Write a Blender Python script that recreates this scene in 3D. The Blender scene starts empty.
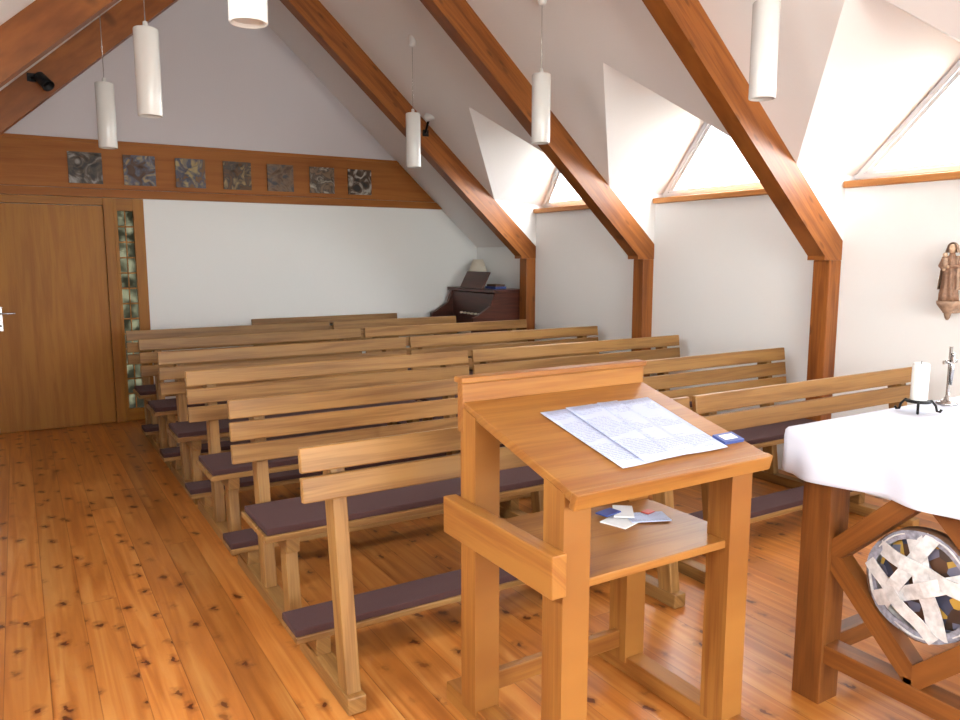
import bpy, math, random
from mathutils import Vector, Matrix, noise
random.seed(7)
scene = bpy.context.scene
try:
    scene.view_settings.view_transform = 'Standard'
    scene.view_settings.look = 'None'
    scene.view_settings.exposure = 0.12
except Exception as e:
    print(e)

# ------------------------------------------------------------------ materials
def new_mat(name):
    m = bpy.data.materials.new(name); m.use_nodes = True
    nt = m.node_tree
    return m, nt, nt.nodes['Principled BSDF']
def N(nt, typ, **kw):
    n = nt.nodes.new(typ)
    for k, v in kw.items():
        setattr(n, k, v)
    return n
def ramp(nt, stops):
    r = N(nt, 'ShaderNodeValToRGB'); e = r.color_ramp.elements
    while len(e) < len(stops): e.new(0.5)
    for i, (p, c) in enumerate(stops):
        e[i].position = p; e[i].color = (c[0], c[1], c[2], 1)
    return r
def s2l(c):
    return tuple(((x/255)/12.92 if x/255 <= 0.04045 else ((x/255+0.055)/1.055)**2.4) for x in c)

def plain(name, rgb, rough=0.6, metal=0.0, bump=0.0, bscale=80, var=0.0):
    m, nt, b = new_mat(name); c = s2l(rgb)
    b.inputs['Base Color'].default_value = (*c, 1)
    b.inputs['Roughness'].default_value = rough
    b.inputs['Metallic'].default_value = metal
    tc = N(nt, 'ShaderNodeTexCoord')
    nz = N(nt, 'ShaderNodeTexNoise'); nz.inputs['Scale'].default_value = bscale; nz.inputs['Detail'].default_value = 4
    nt.links.new(tc.outputs['Object'], nz.inputs['Vector'])
    if bump > 0:
        bp = N(nt, 'ShaderNodeBump'); bp.inputs['Strength'].default_value = bump; bp.inputs['Distance'].default_value = 0.004
        nt.links.new(nz.outputs['Fac'], bp.inputs['Height']); nt.links.new(bp.outputs['Normal'], b.inputs['Normal'])
    if var > 0:
        r = ramp(nt, [(0.3, tuple(x*(1-var) for x in c)), (0.7, tuple(min(1, x*(1+var)) for x in c))])
        nt.links.new(nz.outputs['Fac'], r.inputs['Fac']); nt.links.new(r.outputs['Color'], b.inputs['Base Color'])
    return m

def wood(name, light, dark, rough=0.4, grain=22.0, fine=1.0, tone=0.25, knots=0.0, spec=0.5):
    """grain follows UV.x (metres along the board)"""
    m, nt, b = new_mat(name); L = nt.links.new
    b.inputs['Specular IOR Level'].default_value = spec
    uv = N(nt, 'ShaderNodeUVMap'); uv.uv_map = 'UVMap'
    mp = N(nt, 'ShaderNodeMapping'); mp.inputs['Scale'].default_value = (1.1, grain, 1)
    L(uv.outputs['UV'], mp.inputs['Vector'])
    n1 = N(nt, 'ShaderNodeTexNoise'); n1.inputs['Scale'].default_value = 1.0; n1.inputs['Detail'].default_value = 5; n1.inputs['Distortion'].default_value = 0.8
    L(mp.outputs['Vector'], n1.inputs['Vector'])
    mp2 = N(nt, 'ShaderNodeMapping'); mp2.inputs['Scale'].default_value = (5, grain*7, 1)
    L(uv.outputs['UV'], mp2.inputs['Vector'])
    n2 = N(nt, 'ShaderNodeTexNoise'); n2.inputs['Scale'].default_value = 1.0; n2.inputs['Detail'].default_value = 2
    L(mp2.outputs['Vector'], n2.inputs['Vector'])
    mx = N(nt, 'ShaderNodeMath', operation='MULTIPLY_ADD'); L(n2.outputs['Fac'], mx.inputs[0]); mx.inputs[1].default_value = 0.35*fine; L(n1.outputs['Fac'], mx.inputs[2])
    r = ramp(nt, [(0.42, s2l(dark)), (0.62, tuple((a+c)/2 for a, c in zip(s2l(light), s2l(dark)))), (0.78, s2l(light))])
    L(mx.outputs[0], r.inputs['Fac'])
    mp3 = N(nt, 'ShaderNodeMapping'); mp3.inputs['Scale'].default_value = (0.15, 1.3, 1)
    L(uv.outputs['UV'], mp3.inputs['Vector'])
    n3 = N(nt, 'ShaderNodeTexNoise'); n3.inputs['Scale'].default_value = 1.0
    L(mp3.outputs['Vector'], n3.inputs['Vector'])
    mr = N(nt, 'ShaderNodeMapRange'); mr.inputs[1].default_value = 0.3; mr.inputs[2].default_value = 0.7
    mr.inputs[3].default_value = 1-tone; mr.inputs[4].default_value = 1+tone
    L(n3.outputs['Fac'], mr.inputs[0])
    hv = N(nt, 'ShaderNodeHueSaturation'); L(mr.outputs[0], hv.inputs['Value']); L(r.outputs['Color'], hv.inputs['Color'])
    col = hv.outputs['Color']
    if knots > 0:
        mpk = N(nt, 'ShaderNodeMapping'); mpk.inputs['Scale'].default_value = (2.2, 5.5, 1); L(uv.outputs['UV'], mpk.inputs['Vector'])
        v = N(nt, 'ShaderNodeTexVoronoi', voronoi_dimensions='2D'); v.inputs['Scale'].default_value = 1.0; L(mpk.outputs['Vector'], v.inputs['Vector'])
        kr = ramp(nt, [(0.04, (1, 1, 1)), (0.10, (0, 0, 0))]); L(v.outputs['Distance'], kr.inputs['Fac'])
        km = N(nt, 'ShaderNodeMath', operation='MULTIPLY'); L(kr.outputs['Color'], km.inputs[0]); km.inputs[1].default_value = knots
        mix = N(nt, 'ShaderNodeMixRGB'); L(km.outputs[0], mix.inputs['Fac']); L(col, mix.inputs['Color1'])
        mix.inputs['Color2'].default_value = (*[x*0.35 for x in s2l(dark)], 1); col = mix.outputs['Color']
    L(col, b.inputs['Base Color'])
    b.inputs['Roughness'].default_value = rough
    bp = N(nt, 'ShaderNodeBump'); bp.inputs['Strength'].default_value = 0.15; bp.inputs['Distance'].default_value = 0.002
    L(mx.outputs[0], bp.inputs['Height']); L(bp.outputs['Normal'], b.inputs['Normal'])
    return m

def floor_mat():
    m, nt, b = new_mat('pine_floorboards'); L = nt.links.new
    W = 0.15
    tc = N(nt, 'ShaderNodeTexCoord'); sx = N(nt, 'ShaderNodeSeparateXYZ'); L(tc.outputs['Object'], sx.inputs[0])
    dv = N(nt, 'ShaderNodeMath', operation='DIVIDE'); L(sx.outputs['X'], dv.inputs[0]); dv.inputs[1].default_value = W
    fl = N(nt, 'ShaderNodeMath', operation='FLOOR'); L(dv.outputs[0], fl.inputs[0])
    fr = N(nt, 'ShaderNodeMath', operation='FRACT'); L(dv.outputs[0], fr.inputs[0])
    wn = N(nt, 'ShaderNodeTexWhiteNoise', noise_dimensions='1D'); L(fl.outputs[0], wn.inputs['W'])
    yo = N(nt, 'ShaderNodeMath', operation='MULTIPLY_ADD'); L(wn.outputs['Value'], yo.inputs[0]); yo.inputs[1].default_value = 4.0; L(sx.outputs['Y'], yo.inputs[2])
    yd = N(nt, 'ShaderNodeMath', operation='DIVIDE'); L(yo.outputs[0], yd.inputs[0]); yd.inputs[1].default_value = 4.4
    yf = N(nt, 'ShaderNodeMath', operation='FLOOR'); L(yd.outputs[0], yf.inputs[0])
    yfr = N(nt, 'ShaderNodeMath', operation='FRACT'); L(yd.outputs[0], yfr.inputs[0])
    cb = N(nt, 'ShaderNodeCombineXYZ'); L(fl.outputs[0], cb.inputs[0]); L(yf.outputs[0], cb.inputs[1])
    wn2 = N(nt, 'ShaderNodeTexWhiteNoise', noise_dimensions='3D'); L(cb.outputs[0], wn2.inputs['Vector'])
    gx = N(nt, 'ShaderNodeMath', operation='MULTIPLY'); L(sx.outputs['X'], gx.inputs[0]); gx.inputs[1].default_value = 17
    gy = N(nt, 'ShaderNodeMath', operation='MULTIPLY'); L(sx.outputs['Y'], gy.inputs[0]); gy.inputs[1].default_value = 0.8
    gz = N(nt, 'ShaderNodeMath', operation='MULTIPLY'); L(wn2.outputs['Value'], gz.inputs[0]); gz.inputs[1].default_value = 50
    gc = N(nt, 'ShaderNodeCombineXYZ'); L(gx.outputs[0], gc.inputs[0]); L(gy.outputs[0], gc.inputs[1]); L(gz.outputs[0], gc.inputs[2])
    ng = N(nt, 'ShaderNodeTexNoise'); ng.inputs['Scale'].default_value = 1; ng.inputs['Detail'].default_value = 4; ng.inputs['Distortion'].default_value = 1.2
    L(gc.outputs[0], ng.inputs['Vector'])
    r = ramp(nt, [(0.3, s2l((160, 92, 36))), (0.5, s2l((184, 114, 50))), (0.72, s2l((200, 138, 72)))])
    L(ng.outputs['Fac'], r.inputs['Fac'])
    mr = N(nt, 'ShaderNodeMapRange'); mr.inputs[3].default_value = 0.78; mr.inputs[4].default_value = 1.12; L(wn2.outputs['Value'], mr.inputs[0])
    hv = N(nt, 'ShaderNodeHueSaturation'); L(mr.outputs[0], hv.inputs['Value']); L(r.outputs['Color'], hv.inputs['Color'])
    # knots, warped so they are irregular
    wz = N(nt, 'ShaderNodeTexNoise'); wz.inputs['Scale'].default_value = 26; wz.inputs['Detail'].default_value = 3; L(tc.outputs['Object'], wz.inputs['Vector'])
    kx = N(nt, 'ShaderNodeMath', operation='MULTIPLY'); L(sx.outputs['X'], kx.inputs[0]); kx.inputs[1].default_value = 8.0
    kx2 = N(nt, 'ShaderNodeMath', operation='MULTIPLY_ADD'); L(wz.outputs['Fac'], kx2.inputs[0]); kx2.inputs[1].default_value = .6; L(kx.outputs[0], kx2.inputs[2])
    ky = N(nt, 'ShaderNodeMath', operation='MULTIPLY_ADD'); L(sx.outputs['Y'], ky.inputs[0]); ky.inputs[1].default_value = 4.8; L(gz.outputs[0], ky.inputs[2])
    ky2 = N(nt, 'ShaderNodeMath', operation='MULTIPLY_ADD'); L(wz.outputs['Fac'], ky2.inputs[0]); ky2.inputs[1].default_value = -.4; L(ky.outputs[0], ky2.inputs[2])
    kc = N(nt, 'ShaderNodeCombineXYZ'); L(kx2.outputs[0], kc.inputs[0]); L(ky2.outputs[0], kc.inputs[1])
    vo = N(nt, 'ShaderNodeTexVoronoi', voronoi_dimensions='2D'); vo.inputs['Scale'].default_value = 1; L(kc.outputs[0], vo.inputs['Vector'])
    kr = ramp(nt, [(0.07, (1, 1, 1)), (0.10, (.5, .5, .5)), (0.26, (0, 0, 0))]); L(vo.outputs['Distance'], kr.inputs['Fac'])
    sc = N(nt, 'ShaderNodeSeparateColor'); L(vo.outputs['Color'], sc.inputs[0])
    sel = N(nt, 'ShaderNodeMapRange'); sel.inputs[1].default_value = .15; sel.inputs[2].default_value = .6; L(sc.outputs[0], sel.inputs[0])
    km = N(nt, 'ShaderNodeMath', operation='MULTIPLY'); L(kr.outputs['Color'], km.inputs[0]); L(sel.outputs[0], km.inputs[1])
    mk = N(nt, 'ShaderNodeMixRGB'); L(km.outputs[0], mk.inputs['Fac']); L(hv.outputs['Color'], mk.inputs['Color1']); mk.inputs['Color2'].default_value = (*s2l((88, 38, 14)), 1)
    g1 = N(nt, 'ShaderNodeMath', operation='LESS_THAN'); L(fr.outputs[0], g1.inputs[0]); g1.inputs[1].default_value = 0.024
    g2 = N(nt, 'ShaderNodeMath', operation='LESS_THAN'); L(yfr.outputs[0], g2.inputs[0]); g2.inputs[1].default_value = 0.0008
    ga = N(nt, 'ShaderNodeMath', operation='MAXIMUM'); L(g1.outputs[0], ga.inputs[0]); L(g2.outputs[0], ga.inputs[1])
    gm = N(nt, 'ShaderNodeMath', operation='MULTIPLY'); L(ga.outputs[0], gm.inputs[0]); gm.inputs[1].default_value = 0.5
    mg = N(nt, 'ShaderNodeMixRGB'); L(gm.outputs[0], mg.inputs['Fac']); L(mk.outputs['Color'], mg.inputs['Color1']); mg.inputs['Color2'].default_value = (*s2l((90, 42, 14)), 1)
    L(mg.outputs['Color'], b.inputs['Base Color'])
    nr = N(nt, 'ShaderNodeMapRange'); nr.inputs[3].default_value = 0.24; nr.inputs[4].default_value = 0.40; L(ng.outputs['Fac'], nr.inputs[0])
    L(nr.outputs[0], b.inputs['Roughness'])
    return m

M = {}
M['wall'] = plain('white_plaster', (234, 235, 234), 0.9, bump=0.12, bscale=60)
M['gable'] = plain('gable_plaster', (208, 202, 206), 0.9, bump=0.25, bscale=80)  # greyer than the walls: dimmer light under the roof peak painted in
M['ceil'] = plain('ceiling_plaster', (232, 229, 228), 0.9, bump=0.2, bscale=90)
M['floor'] = floor_mat()
M['beam'] = wood('larch_beam', (146, 86, 36), (102, 52, 16), 0.42, grain=12, tone=0.15, knots=.5, spec=.35)
M['band'] = wood('pine_band', (156, 96, 40), (136, 76, 28), 0.55, grain=12, tone=0.10, spec=.25)
M['sill'] = wood('pine_sill', (190, 132, 76), (166, 104, 52), 0.5, grain=12, tone=0.10, spec=.25)
M['door'] = wood('door_veneer', (158, 104, 34), (138, 84, 24), 0.5, grain=14, tone=0.08, spec=.3)
M['pew'] = wood('oak_pew', (152, 112, 62), (114, 76, 36), 0.45, grain=20, tone=0.18, spec=.4)
M['lect'] = wood('larch_lectern', (150, 100, 44), (122, 70, 26), 0.45, grain=16, tone=0.12, spec=.4)
M['altar'] = wood('altar_wood', (132, 80, 34), (96, 52, 20), 0.42, grain=14, tone=0.12, spec=.4)
M['cushion'] = plain('maroon_cushion', (70, 43, 42), 1.0, bump=0.4, bscale=300, var=0.12)
M['cloth'] = plain('white_linen', (202, 206, 220), 0.85, bump=0.2, bscale=400)
M['white'] = plain('white_paint', (225, 225, 225), 0.5)
M['frame'] = plain('light_window_frame', (222, 226, 232), 0.5)
M['iron'] = plain('black_iron', (22, 22, 24), 0.5, metal=0.6)
M['steel'] = plain('brushed_steel', (190, 190, 190), 0.25, metal=1.0)
M['wax'] = plain('candle_wax', (222, 221, 216), 0.45)
M['organ'] = wood('dark_walnut', (88, 46, 34), (50, 26, 20), 0.3, grain=14, tone=0.1)
M['ivory'] = plain('ivory_keys', (225, 218, 200), 0.3)
M['ebony'] = plain('ebony_keys', (20, 18, 18), 0.3)
M['opal'] = plain('opal_glass', (212, 212, 210), 0.25)
M['shade'] = plain('lamp_shade', (205, 200, 185), 0.8)
M['statue'] = plain('carved_limewood', (160, 130, 108), 0.6, bump=0.5, bscale=40, var=0.3)
M['st_robe'] = plain('carved_robe', (140, 106, 84), 0.6, bump=0.6, bscale=50, var=0.3)
M['st_face'] = plain('carved_face', (190, 158, 130), 0.5, bump=0.2, bscale=60, var=0.1)
M['strip_w'] = plain('woven_white', (196, 194, 194), 0.7, bump=0.5, bscale=45, var=0.2)
M['strip_g'] = plain('woven_grey', (130, 130, 142), 0.7, bump=0.5, bscale=60, var=0.4)
M['strip_b'] = plain('woven_brown', (96, 66, 44), 0.7, bump=0.5, bscale=60, var=0.3)
M['blue'] = plain('blue_cover', (60, 78, 140), 0.4)
M['red'] = plain('red_print', (180, 70, 60), 0.4)

def mosaic_mat():
    m, nt, b = new_mat('mosaic_core'); L = nt.links.new
    tc = N(nt, 'ShaderNodeTexCoord'); v = N(nt, 'ShaderNodeTexVoronoi'); v.inputs['Scale'].default_value = 30; L(tc.outputs['Object'], v.inputs['Vector'])
    sc = N(nt, 'ShaderNodeSeparateColor'); L(v.outputs['Color'], sc.inputs[0])
    r = ramp(nt, [(0.0, s2l((56, 60, 80))), (.25, s2l((176, 140, 60))), (.40, s2l((80, 52, 34))), (.65, s2l((104, 104, 124))), (.85, s2l((60, 44, 36)))])
    r.color_ramp.interpolation = 'CONSTANT'
    L(sc.outputs[0], r.inputs['Fac']); L(r.outputs['Color'], b.inputs['Base Color']); b.inputs['Roughness'].default_value = .4
    return m
M['mosaic'] = mosaic_mat()
def glass_mat():
    m, nt, b = new_mat('window_glass'); L = nt.links.new
    t = N(nt, 'ShaderNodeBsdfTransparent'); t.inputs['Color'].default_value = (0.95, 0.97, 0.96, 1)
    g = N(nt, 'ShaderNodeBsdfGlossy'); g.inputs['Roughness'].default_value = 0.05
    mx = N(nt, 'ShaderNodeMixShader'); mx.inputs[0].default_value = 0.06
    L(t.outputs[0], mx.inputs[1]); L(g.outputs[0], mx.inputs[2])
    L(mx.outputs[0], nt.nodes['Material Output'].inputs['Surface'])
    return m
M['glass'] = glass_mat()
def pane_mat():
    m, nt, b = new_mat('frosted_pane'); L = nt.links.new
    tc = N(nt, 'ShaderNodeTexCoord'); nz = N(nt, 'ShaderNodeTexNoise'); nz.inputs['Scale'].default_value = 9; L(tc.outputs['Object'], nz.inputs['Vector'])
    r = ramp(nt, [(.38, (.05, .045, .03)), (.62, (.40, .39, .32))]); L(nz.outputs['Fac'], r.inputs['Fac'])
    t = N(nt, 'ShaderNodeBsdfTransparent'); L(r.outputs['Color'], t.inputs['Color'])
    g = N(nt, 'ShaderNodeBsdfTranslucent'); g.inputs['Color'].default_value = (.16, .155, .13, 1)
    mx = N(nt, 'ShaderNodeMixShader'); mx.inputs[0].default_value = 0.5
    L(t.outputs[0], mx.inputs[1]); L(g.outputs[0], mx.inputs[2])
    L(mx.outputs[0], nt.nodes['Material Output'].inputs['Surface'])
    return m
M['pane'] = pane_mat()
def paper_mat():
    m, nt, b = new_mat('printed_paper'); L = nt.links.new
    uv = N(nt, 'ShaderNodeUVMap'); uv.uv_map = 'UVMap'
    sx = N(nt, 'ShaderNodeSeparateXYZ'); L(uv.outputs['UV'], sx.inputs[0])
    a = N(nt, 'ShaderNodeMath', operation='MULTIPLY'); L(sx.outputs['Y'], a.inputs[0]); a.inputs[1].default_value = 110
    f = N(nt, 'ShaderNodeMath', operation='FRACT'); L(a.outputs[0], f.inputs[0])
    lt = N(nt, 'ShaderNodeMath', operation='LESS_THAN'); L(f.outputs[0], lt.inputs[0]); lt.inputs[1].default_value = 0.4
    mp = N(nt, 'ShaderNodeMapping'); mp.inputs['Scale'].default_value = (160, 110, 1); L(uv.outputs['UV'], mp.inputs['Vector'])
    nz = N(nt, 'ShaderNodeTexNoise'); nz.inputs['Scale'].default_value = 1; L(mp.outputs['Vector'], nz.inputs['Vector'])
    gt = N(nt, 'ShaderNodeMath', operation='GREATER_THAN'); L(nz.outputs['Fac'], gt.inputs[0]); gt.inputs[1].default_value = 0.45
    mp2 = N(nt, 'ShaderNodeMapping'); mp2.inputs['Scale'].default_value = (3, 14, 1); L(uv.outputs['UV'], mp2.inputs['Vector'])
    nz2 = N(nt, 'ShaderNodeTexNoise'); nz2.inputs['Scale'].default_value = 1; L(mp2.outputs['Vector'], nz2.inputs['Vector'])
    gt2 = N(nt, 'ShaderNodeMath', operation='GREATER_THAN'); L(nz2.outputs['Fac'], gt2.inputs[0]); gt2.inputs[1].default_value = 0.47
    mu = N(nt, 'ShaderNodeMath', operation='MULTIPLY'); L(lt.outputs[0], mu.inputs[0]); L(gt.outputs[0], mu.inputs[1])
    mu2 = N(nt, 'ShaderNodeMath', operation='MULTIPLY'); L(mu.outputs[0], mu2.inputs[0]); L(gt2.outputs[0], mu2.inputs[1])
    m2 = N(nt, 'ShaderNodeMath', operation='MULTIPLY'); L(mu2.outputs[0], m2.inputs[0]); m2.inputs[1].default_value = 0.45
    mx = N(nt, 'ShaderNodeMixRGB'); L(m2.outputs[0], mx.inputs['Fac'])
    mx.inputs['Color1'].default_value = (*s2l((174, 182, 208)), 1); mx.inputs['Color2'].default_value = (*s2l((80, 84, 110)), 1)
    L(mx.outputs['Color'], b.inputs['Base Color']); b.inputs['Roughness'].default_value = 0.7
    return m
M['paper'] = paper_mat()
def art_mat(i):
    m, nt, b = new_mat('relief_panel_%d' % i); L = nt.links.new
    tc = N(nt, 'ShaderNodeTexCoord')
    mp = N(nt, 'ShaderNodeMapping'); mp.inputs['Location'].default_value = (i*3.1, i*1.7, i); L(tc.outputs['Object'], mp.inputs['Vector'])
    nz = N(nt, 'ShaderNodeTexNoise'); nz.inputs['Scale'].default_value = 8; nz.inputs['Detail'].default_value = 3; nz.inputs['Distortion'].default_value = 1.8
    L(mp.outputs['Vector'], nz.inputs['Vector'])
    pal = [[(34, 28, 28), (84, 70, 58), (150, 144, 140)],
           [(78, 50, 32), (84, 88, 104), (156, 134, 98)],
           [(112, 78, 40), (60, 66, 88), (160, 138, 92)],
           [(92, 62, 34), (60, 50, 46), (150, 124, 82)],
           [(84, 58, 42), (120, 96, 74), (62, 58, 64)],
           [(124, 100, 78), (70, 56, 46), (168, 158, 144)],
           [(34, 26, 22), (78, 54, 36), (168, 162, 154)]][i % 7]
    r = ramp(nt, [(0.38, s2l(pal[0])), (0.50, s2l(pal[1])), (0.64, s2l(pal[2]))])
    L(nz.outputs['Fac'], r.inputs['Fac']); L(r.outputs['Color'], b.inputs['Base Color'])
    b.inputs['Roughness'].default_value = 0.55
    return m

# ------------------------------------------------------------------ mesh builder
class MB:
    def __init__(s):
        s.v = []; s.f = []; s.m = []; s.uv = []; s.mats = []; s.sm = []
    def mi(s, k):
        mat = M[k] if isinstance(k, str) else k
        if mat not in s.mats: s.mats.append(mat)
        return s.mats.index(mat)
    def face(s, idx, uvs, mi, smooth=False):
        s.f.append(idx); s.uv.append(uvs); s.m.append(mi); s.sm.append(smooth)
    def poly(s, pts, mat, L=None, off=None):
        pts = [Vector(p) for p in pts]; b = len(s.v); s.v += pts
        L = Vector(L or (1, 0, 0)).normalized()
        A = L.orthogonal().normalized(); B = L.cross(A)
        if off is None: off = (random.random()*20, random.random()*20)
        s.face(list(range(b, b+len(pts))), [(p.dot(L)+off[0], p.dot(A)+p.dot(B)+off[1]) for p in pts], s.mi(mat))
    def obox(s, c, ax, size, mat, taper=None):
        c = Vector(c); ax = [Vector(a) for a in ax]
        li = max(range(3), key=lambda i: size[i]); o = [i for i in range(3) if i != li]
        off = (random.random()*20, random.random()*20); b = len(s.v); loc = []
        for sx in (-1, 1):
            for sy in (-1, 1):
                for sz in (-1, 1):
                    l = [sx*size[0]/2, sy*size[1]/2, sz*size[2]/2]
                    s.v.append(c+ax[0]*l[0]+ax[1]*l[1]+ax[2]*l[2]); loc.append(l)
        mi = s.mi(mat)
        for q in ((0, 1, 3, 2), (4, 6, 7, 5), (0, 4, 5, 1), (2, 3, 7, 6), (0, 2, 6, 4), (1, 5, 7, 3)):
            s.face([b+i for i in q], [(loc[i][li]+off[0], loc[i][o[0]]+loc[i][o[1]]+off[1]) for i in q], mi)
    def box(s, x0, x1, y0, y1, z0, z1, mat):
        s.obox(((x0+x1)/2, (y0+y1)/2, (z0+z1)/2), ((1, 0, 0), (0, 1, 0), (0, 0, 1)), (abs(x1-x0), abs(y1-y0), abs(z1-z0)), mat)
    def beam(s, p, q, w, h, mat, up=(0, 0, 1)):
        p = Vector(p); q = Vector(q); d = (q-p); n = d.length; d.normalize()
        up = Vector(up); sd = d.cross(up).normalized(); u2 = sd.cross(d).normalized()
        s.obox((p+q)/2, (d, -sd, u2), (n, w, h), mat)
    def prism(s, poly, axis, a0, a1, mat, L=None):
        def P(p, a):
            return {'x': (a, p[0], p[1]), 'y': (p[0], a, p[1]), 'z': (p[0], p[1], a)}[axis]
        off = (random.random()*20, random.random()*20)
        s.poly([P(p, a0) for p in poly], mat, L, off); s.poly([P(p, a1) for p in reversed(poly)], mat, L, off)
        n = len(poly)
        for i in range(n):
            j = (i+1) % n
            s.poly([P(poly[i], a0), P(poly[i], a1), P(poly[j], a1), P(poly[j], a0)], mat, L, off)
    def lathe(s, c, prof, mat, seg=24, axis=(0, 0, 1), fn=None, smooth=True):
        c = Vector(c); d = Vector(axis).normalized(); A = d.orthogonal().normalized(); B = d.cross(A)
        if abs(d.z) > 0.99: A = Vector((1, 0, 0)); B = Vector((0, 1, 0))*(1 if d.z > 0 else -1)
        b = len(s.v); mi = s.mi(mat)
        for (r, z) in prof:
            for k in range(seg):
                t = 2*math.pi*k/seg; rr = fn(t, r, z) if fn else r
                s.v.append(c+d*z+A*rr*math.cos(t)+B*rr*math.sin(t))
        for i in range(len(prof)-1):
            for k in range(seg):
                k2 = (k+1) % seg
                s.face([b+i*seg+k, b+i*seg+k2, b+(i+1)*seg+k2, b+(i+1)*seg+k], [(prof[i][1], k*.1), (prof[i][1], k*.1+.1), (prof[i+1][1], k*.1+.1), (prof[i+1][1], k*.1)], mi, smooth)
        for i, rv in ((0, True), (len(prof)-1, False)):
            if prof[i][0] > 1e-5:
                idx = [b+i*seg+k for k in range(seg)]
                if rv: idx.reverse()
                s.face(idx, [(0, 0)]*seg, mi)
    def cyl(s, p, q, r, mat, seg=12, r2=None):
        p = Vector(p); q = Vector(q); d = q-p
        s.lathe(p, [(r, 0), (r if r2 is None else r2, d.length)], mat, seg, d)
    def tube(s, pts, radii, mat, seg=8):
        pts = [Vector(p) for p in pts]; b = len(s.v); mi = s.mi(mat); n = len(pts)
        A = None
        for i, p in enumerate(pts):
            d = (pts[min(i+1, n-1)]-pts[max(i-1, 0)]).normalized()
            if A is None: A = d.orthogonal().normalized()
            A = (A-d*A.dot(d)).normalized(); B = d.cross(A)
            r = radii[i] if isinstance(radii, (list, tuple)) else radii
            for k in range(seg):
                t = 2*math.pi*k/seg; s.v.append(p+A*r*math.cos(t)+B*r*math.sin(t))
        for i in range(n-1):
            for k in range(seg):
                k2 = (k+1) % seg
                s.face([b+i*seg+k, b+i*seg+k2, b+(i+1)*seg+k2, b+(i+1)*seg+k], [(0, 0)]*4, mi, True)
        s.face([b+k for k in range(seg)][::-1], [(0, 0)]*seg, mi); s.face([b+(n-1)*seg+k for k in range(seg)], [(0, 0)]*seg, mi)
    def ball(s, c, r, mat, sc=(1, 1, 1), seg=16, rings=10):
        c = Vector(c); b = len(s.v); mi = s.mi(mat)
        for i in range(rings+1):
            ph = math.pi*i/rings
            for k in range(seg):
                t = 2*math.pi*k/seg
                s.v.append(c+Vector((r*sc[0]*math.sin(ph)*math.cos(t), r*sc[1]*math.sin(ph)*math.sin(t), r*sc[2]*math.cos(ph))))
        for i in range(rings):
            for k in range(seg):
                k2 = (k+1) % seg
                s.face([b+i*seg+k, b+(i+1)*seg+k, b+(i+1)*seg+k2, b+i*seg+k2], [(0, 0)]*4, mi, True)
    def grid(s, fn, nu, nv, mat, uvs=(1, 1), smooth=True):
        b = len(s.v); mi = s.mi(mat)
        for i in range(nu+1):
            for j in range(nv+1):
                s.v.append(Vector(fn(i/nu, j/nv)))
        for i in range(nu):
            for j in range(nv):
                q = [(i, j), (i+1, j), (i+1, j+1), (i, j+1)]
                s.face([b+a*(nv+1)+c for a, c in q], [(a/nu*uvs[0], c/nv*uvs[1]) for a, c in q], mi, smooth)
    def build(s, name, bevel=0.0, origin=None, solid=0.0, merge=False):
        me = bpy.data.meshes.new(name)
        if origin is None:
            xs = [v.x for v in s.v]; ys = [v.y for v in s.v]; zs = [v.z for v in s.v]
            origin = ((min(xs)+max(xs))/2, (min(ys)+max(ys))/2, min(zs))
        o = Vector(origin)
        me.from_pydata([tuple(v-o) for v in s.v], [], s.f)
        uvl = me.uv_layers.new(name='UVMap'); k = 0
        for uvs in s.uv:
            for u in uvs:
                uvl.data[k].uv = u; k += 1
        for m in s.mats: me.materials.append(m)
        for i, p in enumerate(me.polygons):
            p.material_index = s.m[i]; p.use_smooth = s.sm[i]
        me.update()
        ob = bpy.data.objects.new(name, me); ob.location = o
        scene.collection.objects.link(ob)
        if solid > 0:
            md = ob.modifiers.new('solid', 'SOLIDIFY'); md.thickness = solid; md.offset = -1
        if bevel > 0:
            md = ob.modifiers.new('bevel', 'BEVEL'); md.width = bevel; md.segments = 2; md.limit_method = 'ANGLE'; md.angle_limit = math.radians(40)
        return ob

# ------------------------------------------------------------------ room dimensions
XW = 4.83; XR = 1.80; XL = 2*XR-XW; YB = 8.05; YF = -2.9; SL = 0.9; ZE = 1.70
ZR = ZE+SL*(XW-XR)
def zc(x): return ZR-SL*abs(x-XR)
TR = [6.87, 5.07, 3.27, 1.47, -0.33, -2.13]
BAYS_R = [5.97, 4.17, 2.37, 0.57, -1.23]
BAYS_L = [2.37, 0.57, -1.23]

b = MB(); b.box(XL, XW, YF, YB, -0.1, 0, 'floor'); b.build('floor', origin=(0, 0, 0))

# back wall with opening for the side light
b = MB()
SX0, SX1, SZ0, SZ1 = 0.845, 0.995, 0.12, 2.02
b.box(XL-.2, SX0, YB, YB+.2, 0, 2.2, 'wall'); b.box(SX1, XW+.2, YB, YB+.2, 0, 2.2, 'wall')
b.box(SX0, SX1, YB, YB+.2, 0, SZ0, 'wall'); b.box(SX0, SX1, YB, YB+.2, SZ1, 2.2, 'wall')
xg = XR+(ZR-2.2)/SL+0.3; xg2 = 2*XR-xg
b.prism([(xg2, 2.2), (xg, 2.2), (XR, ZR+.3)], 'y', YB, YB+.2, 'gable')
b.build('wall_back')
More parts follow.
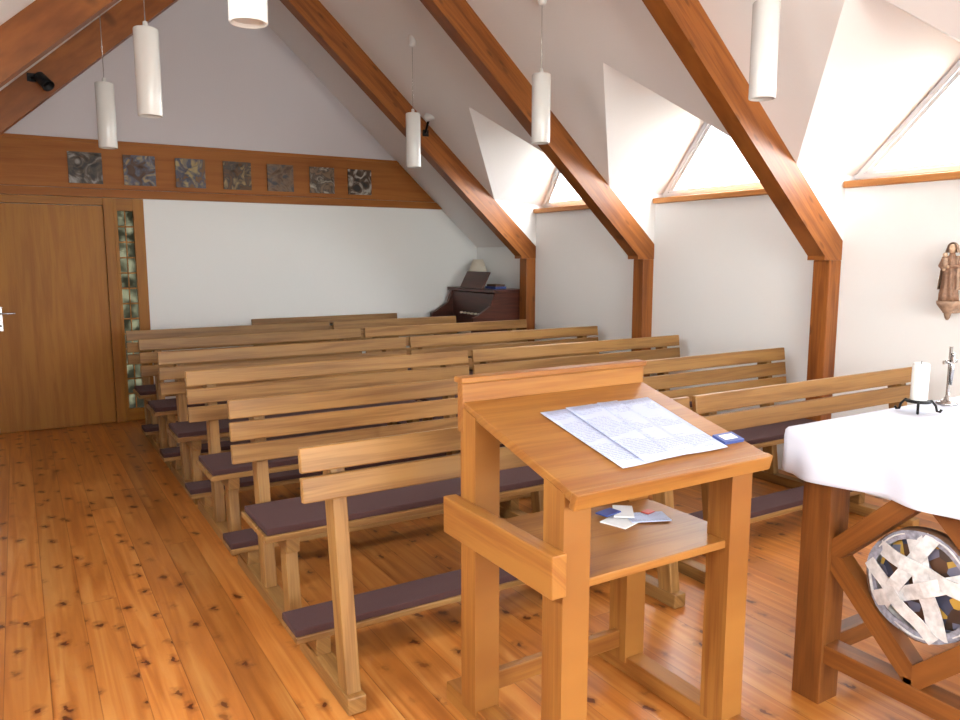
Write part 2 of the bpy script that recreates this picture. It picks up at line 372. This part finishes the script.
# front wall (behind the camera) with a broad window added for light
b = MB(); wx0, wx1, wz0, wz1 = -0.2, 3.8, 0.7, 2.6
b.box(XL-.2, wx0, YF-.2, YF, 0, wz1, 'wall'); b.box(wx1, XW+.2, YF-.2, YF, 0, wz1, 'wall')
b.box(wx0, wx1, YF-.2, YF, 0, wz0, 'wall')
xg = XR+(ZR-wz1)/SL+.3
b.prism([(2*XR-xg, wz1), (xg, wz1), (XR, ZR+.3)], 'y', YF-.2, YF, 'wall')
b.build('wall_front')
b = MB()
for x in (wx0+.03, 1.13, 2.47, wx1-.03): b.box(x-.03, x+.03, YF-.12, YF-.05, wz0, wz1, 'beam')
for z in (wz0+.03, wz1-.03): b.box(wx0, wx1, YF-.12, YF-.05, z-.03, z+.03, 'beam')
b.box(wx0, wx1, YF-.09, YF-.085, wz0, wz1, 'glass')
b.build('window_front')  # invented window, out of view, lets fill light into the room

def area(name, loc, target, sx, sy, power, col, rot=None):
    l = bpy.data.lights.new(name, 'AREA'); l.shape = 'RECTANGLE'; l.size = sx; l.size_y = sy; l.energy = power; l.color = col
    o = bpy.data.objects.new(name, l); o.location = loc
    o.rotation_euler = (Vector(target)-Vector(loc)).to_track_quat('-Z', 'Y').to_euler()
    scene.collection.objects.link(o)

ZS = 2.05; OP = 0.84
for side, bays, nm in ((1, BAYS_R, 'right'), (-1, BAYS_L, 'left')):
    def X(x, s=side): return x if s > 0 else 2*XR-x
    b = MB(); T = .10
    b.box(X(XW+T), X(XW+.2), YF, YB, 0, ZE, 'wall')
    y = YB
    for c in bays:
        b.box(X(XW), X(XW+T), c+OP, y, 0, ZE, 'wall')
        b.box(X(XW), X(XW+T), c-OP, c+OP, 0, ZS, 'wall'); y = c-OP
    b.box(X(XW), X(XW+T), YF, y, 0, ZE, 'wall')
    b.build('wall_'+nm)
    b = MB(); A = (4.62, 2.74); V = (4.3, zc(4.3)); W = (4.93, 2.13); P1 = (3.5, zc(3.5))
    def pt(x, y, z): return (X(x), y, z)
    def q(x, y): return (X(x), y, zc(x))
    y = YB
    for c in bays:
        if y > c+.9+1e-4: b.poly([q(XR, y), q(XW, y), q(XW, c+.9), q(XR, c+.9)], 'ceil')
        for s in (-1, 1):
            b.poly([q(XR, c+s*.9), q(XW, c+s*.9), q(XW, c+s*OP), q(XR, c+s*OP)], 'ceil')
            b.poly([q(XR, c+s*OP), q(V[0], c+s*OP), q(P1[0], c), q(XR, c)], 'ceil')
            v = pt(V[0], c+s*OP, V[1]); w = pt(W[0], c+s*OP, W[1]); a = pt(A[0], c, A[1]); p = pt(P1[0], c, P1[1])
            b.poly([v, w, a], 'ceil'); b.poly([v, a, p], 'ceil')
            b.poly([v, pt(XW, c+s*OP, ZE), pt(W[0], c+s*OP, ZE), w], 'ceil')
        b.poly([pt(XW+.10, c-OP, ZS), pt(XW+.10, c+OP, ZS), pt(W[0], c+OP, W[1]), pt(W[0], c-OP, W[1])], 'ceil')
        y = c-.9
    if y > YF: b.poly([q(XR, y), q(XW, y), q(XW, YF), q(XR, YF)], 'ceil')
    b.build('ceiling' if side > 0 else 'ceiling_left_slope')
    for i, c in enumerate(bays):
        b = MB()
        w1 = Vector(pt(W[0], c-OP, W[1])); w2 = Vector(pt(W[0], c+OP, W[1])); a = Vector(pt(A[0], c, A[1]))
        n = (w2-w1).cross(a-w1).normalized()
        if n.x*side < 0: n = -n
        cen = (w1+w2+a)/3
        def ins(p, k): return cen+(p-cen)*k
        for k, wd, th in ((0.96, .03, .05), (0.87, .026, .035)):
            P = [ins(p, k) for p in (w1, w2, a)]
            for j in range(3):
                d = (P[(j+1) % 3]-P[j]).normalized()*.02
                b.beam(P[j]-d, P[(j+1) % 3]+d, wd, th, 'frame', up=n)
        P = [ins(p, .90) for p in (w1, w2, a)]
        b.poly(P, 'glass')
        b.build('window_%s_%d' % (nm, i+1))
        b = MB(); b.box(X(XW-.045), X(XW+.09), c-OP+.01, c+OP-.01, ZS+.001, ZS+.045, 'sill')
        b.build('trim_sill_%s_%d' % (nm, i+1), bevel=.004)
        area('daylight_dormer', tuple(cen+n*.45+Vector((0, 0, .1))), tuple(cen), 1.9, 1.3, 210 if side > 0 else 370, (.97, .98, 1))

# trusses + posts
for i, y in enumerate(TR):
    b = MB(); w = .065; D = .30
    for s in (1, -1):
        def X(x, s=s): return x if s > 0 else 2*XR-x
        L = (X(XW)-XR, 0, ZE-ZR)
        b.prism([(X(XW-.002), ZE), (X(XW-.002), 1.57), (X(XW-.19), 1.57), (X(XW-.19), max(1.60, zc(XW-.19)-D)), (XR, ZR-D), (XR, ZR)], 'y', y-w, y+w, 'beam', L)
        b.box(X(XW-.125), X(XW-.002), y-w, y+w, 0, 1.57, 'beam')
    b.build('roof_truss', bevel=.006)

# back wall wood band
b = MB()
def bandpoly(z0, z1):
    xa = XR+(ZR-z0)/SL-.01; xb = XR+(ZR-z1)/SL-.01
    return [(XL+.02, z0), (xa, z0), (xb, z1), (XL+.02, z1)]
b.prism(bandpoly(2.22, 2.63), 'y', YB-.035, YB-.002, 'band', (1, 0, 0))
b.prism(bandpoly(2.14, 2.215), 'y', YB-.05, YB-.002, 'band', (1, 0, 0))
b.prism(bandpoly(2.63, 2.66), 'y', YB-.045, YB-.002, 'band', (1, 0, 0))
b.build('trim_wood_band', bevel=.003)

for i, x in enumerate([.61, 1.07, 1.53, 1.98, 2.42, 2.87, 3.30]):
    b = MB(); am = art_mat(i); sz = .28-.002*i; yf = YB-.035
    b.box(x-sz/2, x+sz/2, yf-.022, yf, 2.40-sz/2, 2.40+sz/2, am)
    rnd = random.Random(i); blobs = [(rnd.uniform(.2, .8), rnd.uniform(.2, .85), rnd.uniform(.08, .2), rnd.uniform(.6, 1)) for _ in range(6)]
    def fn(u, v):
        h = 0
        for (bx, by, br, bh) in blobs:
            d = ((u-bx)**2+(v-by)**2)/br**2; h = max(h, bh*max(0, 1-d)**.5)
        e = min(u, 1-u, v, 1-v)*14
        h = (h+.15*noise.noise(Vector((u*7, v*7, i))))*min(1, max(0, e))
        return (x-sz/2+u*sz, yf-.0225-.012*max(h, 0), 2.40-sz/2+v*sz)
    b.grid(fn, 26, 26, am)
    b.build('relief_plaque')

# door
b = MB(); dx0, dx1 = -.23, .735; y = YB-.002
b.box(dx0+.003, dx1-.003, y-.045, y, .004, 2.06, 'door')
b.box(dx0-.09, dx0, y-.06, y, 0, 2.135, 'door'); b.box(dx1, dx1+.085, y-.06, y, 0, 2.135, 'door')
b.box(dx0, dx1, y-.06, y, 2.065, 2.135, 'door')
hx = -.15; yy = y-.045
b.box(hx-.02, hx+.02, yy-.008, yy, .93, 1.15, 'steel')
b.cyl((hx, yy-.008, 1.09), (hx, yy-.055, 1.09), .010, 'steel')
b.tube([(hx, yy-.05, 1.09), (hx+.04, yy-.055, 1.09), (hx+.12, yy-.05, 1.088)], .009, 'steel')
b.cyl((hx, yy-.008, .98), (hx, yy-.014, .98), .009, 'ebony')
b.build('door_1', bevel=.003)
# side light
b = MB()
b.box(SX1-.004, SX1+.09, YB-.05, YB-.002, 0, 2.135, 'door')
b.box(.822, SX0+.008, YB-.045, YB-.002, 0, 2.135, 'door')
b.box(SX0, SX1, YB-.045, YB-.002, 0, SZ0, 'door'); b.box(SX0, SX1, YB-.045, YB-.002, SZ1, 2.135, 'door')
nz = 13
for k in range(1, nz):
    z = SZ0+(SZ1-SZ0)*k/nz; b.box(SX0, SX1, YB-.025, YB-.005, z-.007, z+.007, 'door')
b.box((SX0+SX1)/2-.005, (SX0+SX1)/2+.005, YB-.025, YB-.005, SZ0, SZ1, 'door')
b.box(SX0, SX1, YB-.004, YB+.002, SZ0, SZ1, 'pane')
b.build('window_side_light', bevel=.002)
b = MB(); b.box(SX1+.10, XW-.13, YB-.02, YB-.002, 0, .07, 'band'); b.build('baseboard_back', bevel=.003)

# ------------------------------------------------------------------ pews
def pew(x0, x1, y, seat=True, kneel=True, nb=3):
    b = MB(); ends = [x0+.14, x1-.14]
    def py(z): return y-.03+.12*(z-.05)/.88
    for px in ends:
        ya = y-.46 if seat else y-.10; yb = y+.44 if kneel else y+.09
        b.box(px-.035, px+.035, ya, yb, 0.001, .065, 'pew')
        b.beam((px, py(.04), .04), (px, py(.93), .93), .055, .085, 'pew', up=(0, -1, .13))
        if seat:
            b.beam((px, y-.40, .04), (px, y-.36, .37), .055, .08, 'pew', up=(0, -1, .1))
            b.box(px-.03, px+.03, y-.43, y+.02, .355, .42, 'pew')
        if kneel:
            b.box(px-.03, px+.03, y+.24, y+.40, .06, .135, 'pew')
    hgt = .088; gap = .014
    for k in range(nb):
        zt = .95-k*(hgt+gap); zm = zt-hgt/2
        b.obox(((x0+x1)/2, py(zm)-.043-.014, zm), ((1, 0, 0), Vector((0, 1, -.136)).normalized(), Vector((0, .136, 1)).normalized()), (x1-x0, .028, hgt), 'pew')
    if seat:
        b.box(x0+.02, x1-.02, y-.44, y-.30, .42, .448, 'pew'); b.box(x0+.02, x1-.02, y-.29, y-.05, .42, .448, 'pew')
        b.box(x0+.03, x1-.03, y-.43, y-.07, .448, .478, 'cushion')
    if kneel:
        b.box(x0+.03, x1-.03, y+.23, y+.42, .135, .162, 'pew')
        b.box(x0+.03, x1-.03, y+.235, y+.415, .162, .192, 'cushion')
    b.build('pew' if seat else 'kneeler_bench', bevel=.005)
rows = [2.45, 3.47, 4.49, 5.48, 6.42, 7.22]
for r, y in enumerate(rows):
    kn = r < 5
    pew(.78, 2.635, y, seat=r > 0, kneel=kn, nb=2 if r == 0 else 3)
    pew(2.675, [4.56, 4.66, 4.66, 4.62, 4.46, 4.08][r], y+.0, seat=r > 0, kneel=kn, nb=2 if r == 0 else 3)
pew(2.05, 3.7, 7.92, kneel=False)

# ------------------------------------------------------------------ lectern
b = MB(); xa, xb = 1.272, 1.94; yf, yr = 1.63, 2.10; hw = .047
SK = .26
def dz(y): return .975+(y-1.56)*SK
for px in (xa, xb):
    b.box(px-.04, px+.04, 1.50, 2.27, .001, .07, 'lect')
    b.prism([(yf-hw, .05), (yf+hw, .05), (yf+hw, dz(yf+hw)-.02), (yf-hw, dz(yf-hw)-.02)], 'x', px-hw, px+hw, 'lect', (0, 0, 1))
    b.prism([(yr-hw, .05), (yr+hw, .05), (yr+hw, dz(yr+hw)-.02), (yr-hw, dz(yr-hw)-.02)], 'x', px-hw, px+hw, 'lect', (0, 0, 1))
b.box(xa-hw-.05, xa-hw, 1.565, 2.18, .675, .80, 'lect')
b.box(xb-.03, xb+.03, 1.66, 2.07, .60, .67, 'lect')
b.box(xa-hw+.004, xb+hw-.004, 1.60, 2.14, .665, .692, 'lect')
b.box(xa, xb, 2.08, 2.12, .58, .665, 'lect')
b.box(xa, xb, 2.085, 2.115, .10, .17, 'lect')
dx0, dx1 = 1.228, 2.015
d = Vector((0, 1, SK)).normalized(); n = Vector((0, -SK, 1)).normalized()
cy = (1.545+2.135)/2
b.obox(((dx0+dx1)/2, cy, dz(cy)-.015), ((1, 0, 0), d, n), (dx1-dx0, (2.135-1.545)/d.y, .03), 'lect')
b.obox(((dx0+dx1)/2, 1.548, dz(1.548)-.022), ((1, 0, 0), d, n), (dx1-dx0+.004, .025, .05), 'lect')
b.box(dx0-.005, dx1+.005, 2.13, 2.165, 1.02, 1.185, 'lect')
b.box(dx0-.012, dx1+.012, 2.122, 2.175, 1.185, 1.205, 'lect')
b.build('lectern', bevel=.004)

def on_desk(x, y, h=0): return Vector((x, y, dz(y)+h))
def sheet(cx, cy, w, l, ang, h0, curl):
    b = MB(); ca, sa = math.cos(ang), math.sin(ang)
    def fn(u, v):
        lx = (u-.5)*w; ly = (v-.5)*l
        x = cx+lx*ca-ly*sa; y = cy+lx*sa+ly*ca
        return on_desk(x, y, h0+curl*((u-.5)**2*4)*.5+curl*(v-.5)**2)
    b.grid(fn, 10, 10, 'paper', (w, l)); return b
b = MB()
for (cx, cy, ang, h, cu) in ((1.56, 1.805, .06, .003, .004), (1.79, 1.805, -.03, .005, .006), (1.66, 1.805, .02, .007, .003)):
    s = sheet(cx, cy, .23, .38, ang, h, cu); o = len(b.v); b.mi('paper'); b.v += s.v
    b.f += [[i+o for i in f] for f in s.f]; b.uv += s.uv; b.m += [0]*len(s.f); b.sm += s.sm
b.build('paper_sheets', solid=.0008)
b = MB(); ax = ((1, 0, 0), d, n)
b.obox(on_desk(1.955, 1.66, .0075), ax, (.09, .055, .010), 'blue'); b.obox(on_desk(1.955, 1.66, .013), ax, (.06, .03, .001), 'white')
b.build('small_booklet')
b = MB()
for (x, y, w, l, a, z, mt) in ((1.74, 1.91, .15, .10, .3, .0, 'white'), (1.82, 1.88, .14, .09, -.4, .004, 'paper'), (1.78, 1.96, .12, .07, .9, .008, 'white'), (1.72, 1.97, .08, .05, .2, .012, 'blue'), (1.85, 1.91, .04, .03, .2, .009, 'red')):
    b.obox((x, y, .692+.003+z), ((math.cos(a), math.sin(a), 0), (-math.sin(a), math.cos(a), 0), (0, 0, 1)), (w, l, .004), mt)
b.build('leaflets')

# ------------------------------------------------------------------ altar
AZ = .985
b = MB(); ax0, ax1, ay0, ay1 = 2.41, 3.62, .88, 1.60
for x in (ax0, ax1):
    for y in (ay0, ay1): b.box(x-.055, x+.055, y-.055, y+.055, 0.001, AZ-.045, 'altar')
    b.box(x-.04, x+.04, ay0, ay1, .155, .225, 'altar'); b.box(x-.035, x+.035, ay0, ay1, .87, .94, 'altar')
    cz, cyy, R = .56, 1.24, .315
    wv = .048
    def ring_poly(r): return [(cyy+r, cz), (cyy, cz+r), (cyy-r, cz), (cyy, cz-r)]
    po, pi_ = ring_poly(R+wv), ring_poly(R-wv)
    for k in range(4):
        j = (k+1) % 4
        b.prism([po[k], po[j], pi_[j], pi_[k]], 'x', x-.034+.002*(k % 2), x+.034-.002*(k % 2), 'altar', (0, po[j][0]-po[k][0], po[j][1]-po[k][1]))
    b.box(x-.032, x+.032, cyy-.03, cyy+.03, .22, cz-R, 'altar')
    b.box(x-.032, x+.032, cyy-.03, cyy+.03, cz+R, .88, 'altar')
for y in (ay0, ay1):
    b.box(ax0, ax1, y-.03, y+.03, .155, .225, 'altar'); b.box(ax0, ax1, y-.03, y+.03, .87, .94, 'altar')
b.box(ax0-.07, ax1+.07, ay0-.1, ay1+.11, AZ-.045, AZ, 'altar')
b.build('altar_table', bevel=.005)
# open wheel of crossed slats held in the lozenge frame, mosaic disc between its two faces
b = MB(); c0 = Vector((ax0, 1.24, .56))
b.ball(c0, .150, 'mosaic', sc=(.10, 1, 1), seg=28, rings=18)
slats = [(72, .02, .027), (118, -.055, .022), (12, .055, .024), (150, .01, .024), (40, -.085, .020)]
for k, (deg, o_, wd) in enumerate(slats):
    t0 = math.radians(deg); dr = Vector((0, math.cos(t0), math.sin(t0))); nr = Vector((0, -math.sin(t0), math.cos(t0)))
    hl = math.sqrt(max(.01, .170**2-o_**2))
    for sd in (-1, 1):
        def fn(u, v, dr=dr, nr=nr, o_=o_, wd=wd, hl=hl, k=k, sd=sd):
            s_ = (u-.5)*2
            w_ = wd*(1+.15*noise.noise(Vector((s_*2, k, v))))
            bulge = .036+.007*math.cos(s_*math.pi*2+k*1.7)+.003*k
            return c0+dr*(s_*hl)+nr*(o_+(v-.5)*2*w_)+Vector((sd*bulge*(1-.45*s_*s_), 0, 0))
        b.grid(fn, 18, 2, 'strip_w', smooth=False)
for (rr, xw, mt) in ((.180, .05, 'strip_b'), (.168, .06, 'strip_w')):
    def rim(u, v, rr=rr, xw=xw):
        t = 2*math.pi*u; r_ = rr*(1+.012*math.sin(t*7))
        return c0+Vector(((v-.5)*xw+.006*math.sin(t*5), r_*math.cos(t), r_*math.sin(t)))
    b.grid(rim, 44, 1, mt)
# flat face hoops
for sd in (-1, 1):
    def hoop(u, v, sd=sd):
        t = 2*math.pi*u; r_ = .150+.028*v
        return c0+Vector((sd*(.028+.004*math.sin(t*6)), r_*math.cos(t), r_*math.sin(t)))
    b.grid(hoop, 44, 1, 'strip_g', smooth=False)
b.build('woven_slat_wreath', solid=.004)
# altar cloth
b = MB(); cx0, cx1, cy0, cy1 = ax0-.085, ax1+.085, ay0-.115, ay1+.125; zt = AZ+.0035
rc = .03
def rr_outline():
    pts = []; corners = [((cx1-rc, cy1-rc), 0), ((cx0+rc, cy1-rc), 90), ((cx0+rc, cy0+rc), 180), ((cx1-rc, cy0+rc), 270)]
    prev = None
    for (cc, a0) in corners:
        arc = [(cc[0]+rc*math.cos(math.radians(a0+t)), cc[1]+rc*math.sin(math.radians(a0+t)), math.radians(a0+t)) for t in range(0, 91, 15)]
        if prev:
            n_ = 60 if abs(prev[1]-arc[0][1]) < 1e-6 else 44
            for k in range(1, n_): f = k/n_; pts.append((prev[0]*(1-f)+arc[0][0]*f, prev[1]*(1-f)+arc[0][1]*f, arc[0][2]))
        pts += arc; prev = arc[-1]
    for k in range(1, 44): f = k/44; pts.append((prev[0], prev[1]*(1-f)+pts[0][1]*f, 0))
    return pts
ol = rr_outline(); n_ = len(ol); rings = []
ctr = Vector(((cx0+cx1)/2, (cy0+cy1)/2, 0))
for f in (0.3, .6, .85, .97): rings.append([Vector((ctr.x+(p[0]-ctr.x)*f, ctr.y+(p[1]-ctr.y)*f, zt+.0015*noise.noise(Vector((p[0]*5*f, p[1]*5*f, 0))))) for p in ol])
for dz_, out in ((.0, .0), (-.008, .008), (-.03, .012), (-.06, .014), (-.09, .016), (-.12, .020), (-.14, .023), (-.155, .026)):
    ring = []
    for k, p in enumerate(ol):
        w_ = 1.6*noise.noise(Vector((p[0]*7, p[1]*7, dz_*3)))+.8*math.sin(k*.42+2*noise.noise(Vector((k*.07, 0, 0)))); am = .018*(-dz_/.155)
        w_ = max(w_, -.9)
        ring.append(Vector((p[0]+math.cos(p[2])*(out+am*w_), p[1]+math.sin(p[2])*(out+am*w_), zt+dz_*(1+.06*noise.noise(Vector((k*.06, 3, 0)))))))
    rings.append(ring)
mi = b.mi('cloth'); b.v.append(Vector((ctr.x, ctr.y, zt)))
for r in rings: b.v += r
for k in range(n_):
    k2 = (k+1) % n_
    b.face([0, 1+k, 1+k2], [(0, 0)]*3, mi, True)
    for r in range(len(rings)-1):
        b.face([1+r*n_+k, 1+(r+1)*n_+k, 1+(r+1)*n_+k2, 1+r*n_+k2], [(0, 0)]*4, mi, True)
b.build('altar_cloth', solid=.002)

b = MB(); c = Vector((3.01, 1.63, zt+.003))
b.lathe(c, [(.0, .035), (.045, .036), (.05, .042), (.036, .045), (0, .045)], 'iron', 24)
for k in range(4):
    a = k*math.pi/2+.5; dr = Vector((math.cos(a), math.sin(a), 0))
    b.tube([c+dr*.02+Vector((0, 0, .037)), c+dr*.045+Vector((0, 0, .045)), c+dr*.06+Vector((0, 0, .026)), c+dr*.065+Vector((0, 0, .006)), c+dr*.075+Vector((0, 0, .004)), c+dr*.08+Vector((0, 0, .014))], .005, 'iron')
b.build('candle_holder')
b = MB(); b.lathe(c+Vector((0, 0, .046)), [(.030, 0), (.031, .003), (.031, .140), (.028, .145), (.012, .141), (0, .140)], 'wax', 28)
b.tube([c+Vector((0, 0, .184)), c+Vector((.001, 0, .195)), c+Vector((.003, 0, .20))], .0015, 'ebony')
b.build('pillar_candle')
b = MB(); c = Vector((3.26, 1.65, zt+.003))
b.lathe(c, [(.04, 0), (.04, .006), (.02, .014), (.008, .03), (.006, .05)], 'steel', 20)
b.box(c.x-.007, c.x+.007, c.y-.004, c.y+.004, c.z+.04, c.z+.24, 'steel'); b.box(c.x-.05, c.x+.05, c.y-.004, c.y+.004, c.z+.17, c.z+.184, 'steel')
b.tube([c+Vector((0, -.009, .20)), c+Vector((0, -.011, .15)), c+Vector((.003, -.009, .08))], [.007, .009, .004], 'steel')
b.tube([c+Vector((-.04, -.007, .182)), c+Vector((0, -.011, .168)), c+Vector((.04, -.007, .182))], .003, 'steel'); b.ball(c+Vector((0, -.011, .208)), .008, 'steel')
b.build('altar_crucifix')

# ------------------------------------------------------------------ statue on wall bracket
b = MB(); sx_, sy_ = XW-.085, 2.44
b.lathe((sx_, sy_, 1.22), [(.006, 0), (.014, .012), (.022, .04), (.045, .07), (.060, .09), (.064, .10), (.064, .112), (.03, .114)], 'statue', 20)
b.box(sx_, XW-.001, sy_-.03, sy_+.03, 1.26, 1.325, 'statue')
def rob(t, r, z): return r*(1+.13*math.sin(t*7+z*9)+.07*math.sin(t*3+z*25))
b.lathe((sx_, sy_, 1.334), [(.050, 0), (.047, .04), (.040, .10), (.040, .16), (.036, .19), (.042, .225), (.036, .25), (.016, .268), (.013, .285)], 'st_robe', 48, fn=rob)
def cloak(u, v):
    t = math.radians(-125+250*u); z = 1.60-.20*v; r = .044+.018*v+.004*math.sin(u*40)
    return (sx_+.004+r*math.cos(t)*.9, sy_+r*math.sin(t)*1.05, z)
b.grid(cloak, 40, 6, 'statue')
b.ball((sx_-.004, sy_, 1.642), .023, 'st_face', (1, .85, 1.2))
b.ball((sx_-.028, sy_, 1.640), .005, 'st_face')
def veil(u, v):
    t = math.radians(-115+230*u); ph = v*1.9
    r = .030*math.sin(min(ph, 1.57))+max(0, ph-1.57)*.03
    return (sx_+.001+r*math.cos(t), sy_+r*math.sin(t), 1.648+.032*math.cos(ph)-max(0, ph-1.57)*.06)
b.grid(veil, 24, 10, 'statue')
b.tube([(sx_, sy_+.042, 1.590), (sx_-.015, sy_+.054, 1.54), (sx_-.048, sy_+.02, 1.52)], [.014, .014, .009], 'st_robe')
b.tube([(sx_, sy_-.042, 1.590), (sx_-.015, sy_-.052, 1.54), (sx_-.050, sy_-.012, 1.535)], [.014, .014, .009], 'st_robe')
b.ball((sx_-.053, sy_-.008, 1.535), .009, 'st_face'); b.ball((sx_-.050, sy_+.016, 1.518), .009, 'st_face')
b.lathe((sx_-.048, sy_+.014, 1.525), [(.012, 0), (.018, .03), (.014, .06), (.006, .068)], 'statue', 14); b.ball((sx_-.050, sy_+.014, 1.605), .014, 'st_face')
b.build('madonna_statue')

# ------------------------------------------------------------------ harmonium
b = MB(); hx0, hx1, hy0, hy1 = 4.17, 4.81, 6.96, 7.95
b.box(hx0+.02, hx1, hy0+.03, hy1-.03, 0.08, .70, 'organ')
b.box(hx0-.02, hx1, hy0, hy1, 0.001, .08, 'organ')
prof = [(hx0-.04, .70), (hx1, .70), (hx1, 1.22), (hx0+.24, 1.22), (hx0+.18, 1.06), (hx0+.02, .96), (hx0-.04, .94)]
b.prism(prof, 'y', hy0, hy0+.045, 'organ'); b.prism(prof, 'y', hy1-.045, hy1, 'organ')
b.box(hx0-.03, hx1, hy0+.045, hy1-.045, .68, .76, 'organ')
b.box(hx0+.24, hx1, hy0+.045, hy1-.045, .76, 1.19, 'organ'); b.box(hx0+.20, hx1, hy0-.015, hy1+.015, 1.20, 1.235, 'organ')
b.box(hx0-.02, hx0+.16, hy0+.06, hy1-.06, .76, .785, 'ivory')
for k in range(20):
    if k % 7 not in (2, 6): b.box(hx0+.06, hx0+.16, hy0+.09+k*.037, hy0+.105+k*.037, .785, .80, 'ebony')
for k in range(8): b.cyl((hx0+.24, hy0+.15+k*.08, .95), (hx0+.205, hy0+.15+k*.08, .95), .012, 'ivory')
b.beam((hx0+.22, hy0+.48, 1.235), (hx0+.32, hy0+.48, 1.42), .5, .018, 'organ', up=(-1, 0, .5))
for yy in (hy0+.2, hy0+.62): b.box(hx0+.05, hx0+.09, yy-.03+.05, yy+.03+.05, .08, .12, 'organ')
b.build('harmonium', bevel=.004)
b = MB(); c = Vector((4.66, 7.74, 1.237))
b.lathe(c, [(.055, 0), (.055, .012), (.02, .025), (.012, .05), (.02, .075), (.010, .10), (.008, .20)], 'steel', 18)
b.lathe(c+Vector((0, 0, .18)), [(.105, 0), (.108, .004), (.06, .14), (.057, .14), (.10, .003)], 'shade', 24)
b.build('table_lamp')
b = MB(); b.box(4.5, 4.64, 7.1, 7.32, 1.237, 1.262, 'blue'); b.box(4.51, 4.63, 7.11, 7.3, 1.262, 1.285, 'strip_b'); b.build('hymn_books', bevel=.002)

# ------------------------------------------------------------------ pendant lamps
for (x, y, zb) in ((.705, 2.62, 2.35), (.665, 4.46, 2.33), (.62, 6.10, 2.355), (3.12, 2.54, 2.345), (3.06, 4.27, 2.345), (2.95, 5.96, 2.345)):
    b = MB(); r = .062
    b.lathe((x, y, zb), [(r-.01, .012), (r-.008, .0), (r-.002, .0), (r, .004), (r, .436), (r-.004, .442), (.02, .444), (.014, .45), (.012, .475), (.004, .48)], 'opal', 28)
    b.cyl((x, y, zb+.475), (x, y, zc(x)-.02), .0025, 'steel', 6)
    b.lathe((x, y, zc(x)-.075), [(.008, 0), (.026, .006), (.03, .02), (.03, .10)], 'white', 18)
    b.build('pendant_lamp')
def spot(p, q_, body, base):
    b = MB(); p = Vector(p); q_ = Vector(q_)
    b.lathe(p, [(.02, 0), (.038, .02), (.042, .12), (.045, .14), (.038, .14), (.03, .10)], body, 20, axis=(q_-p))
    b.cyl(p+(q_-p).normalized()*.05, base, .012, 'iron', 8); bv = Vector(base); b.box(bv.x-.03, bv.x+.03, bv.y-.012, bv.y, bv.z-.03, bv.z+.03, 'iron')
    b.build('spotlight')
spot((.24, 6.72, 2.93), (.36, 6.55, 2.75), 'iron', (.20, 6.804, 2.92))
spot((3.44, 6.70, 2.90), (3.60, 6.55, 2.97), 'white', (3.50, 6.804, 2.78))

# ------------------------------------------------------------------ light
w = bpy.data.worlds.new('sky'); scene.world = w; w.use_nodes = True; nt = w.node_tree
bg = nt.nodes['Background']; tc = N(nt, 'ShaderNodeTexCoord'); sx = N(nt, 'ShaderNodeSeparateXYZ'); nt.links.new(tc.outputs['Generated'], sx.inputs[0])
r = ramp(nt, [(0.0, (.62, .68, .52)), (.48, (.8, .85, .76)), (.56, (.95, .97, 1)), (1.0, (.80, .90, 1))])
mr = N(nt, 'ShaderNodeMapRange'); mr.inputs[1].default_value = -1; mr.inputs[2].default_value = 1
nt.links.new(sx.outputs['Z'], mr.inputs[0]); nt.links.new(mr.outputs[0], r.inputs['Fac']); nt.links.new(r.outputs['Color'], bg.inputs['Color'])
bg.inputs['Strength'].default_value = 6.0
area('daylight_front_window', (1.8, YF-.3, 1.7), (1.8, 5, 1.2), 3.9, 1.9, 360, (1, .99, .98))  # added fill light outside the invented front window

# ------------------------------------------------------------------ camera
cam = bpy.data.cameras.new('camera'); co = bpy.data.objects.new('camera', cam); scene.collection.objects.link(co)
cam.lens = 28.54; cam.sensor_width = 36; cam.clip_start = .05
co.location = (0, 0, 1.6); co.rotation_euler = (math.radians(90-7.8), 0, math.radians(-31.2))
scene.camera = co
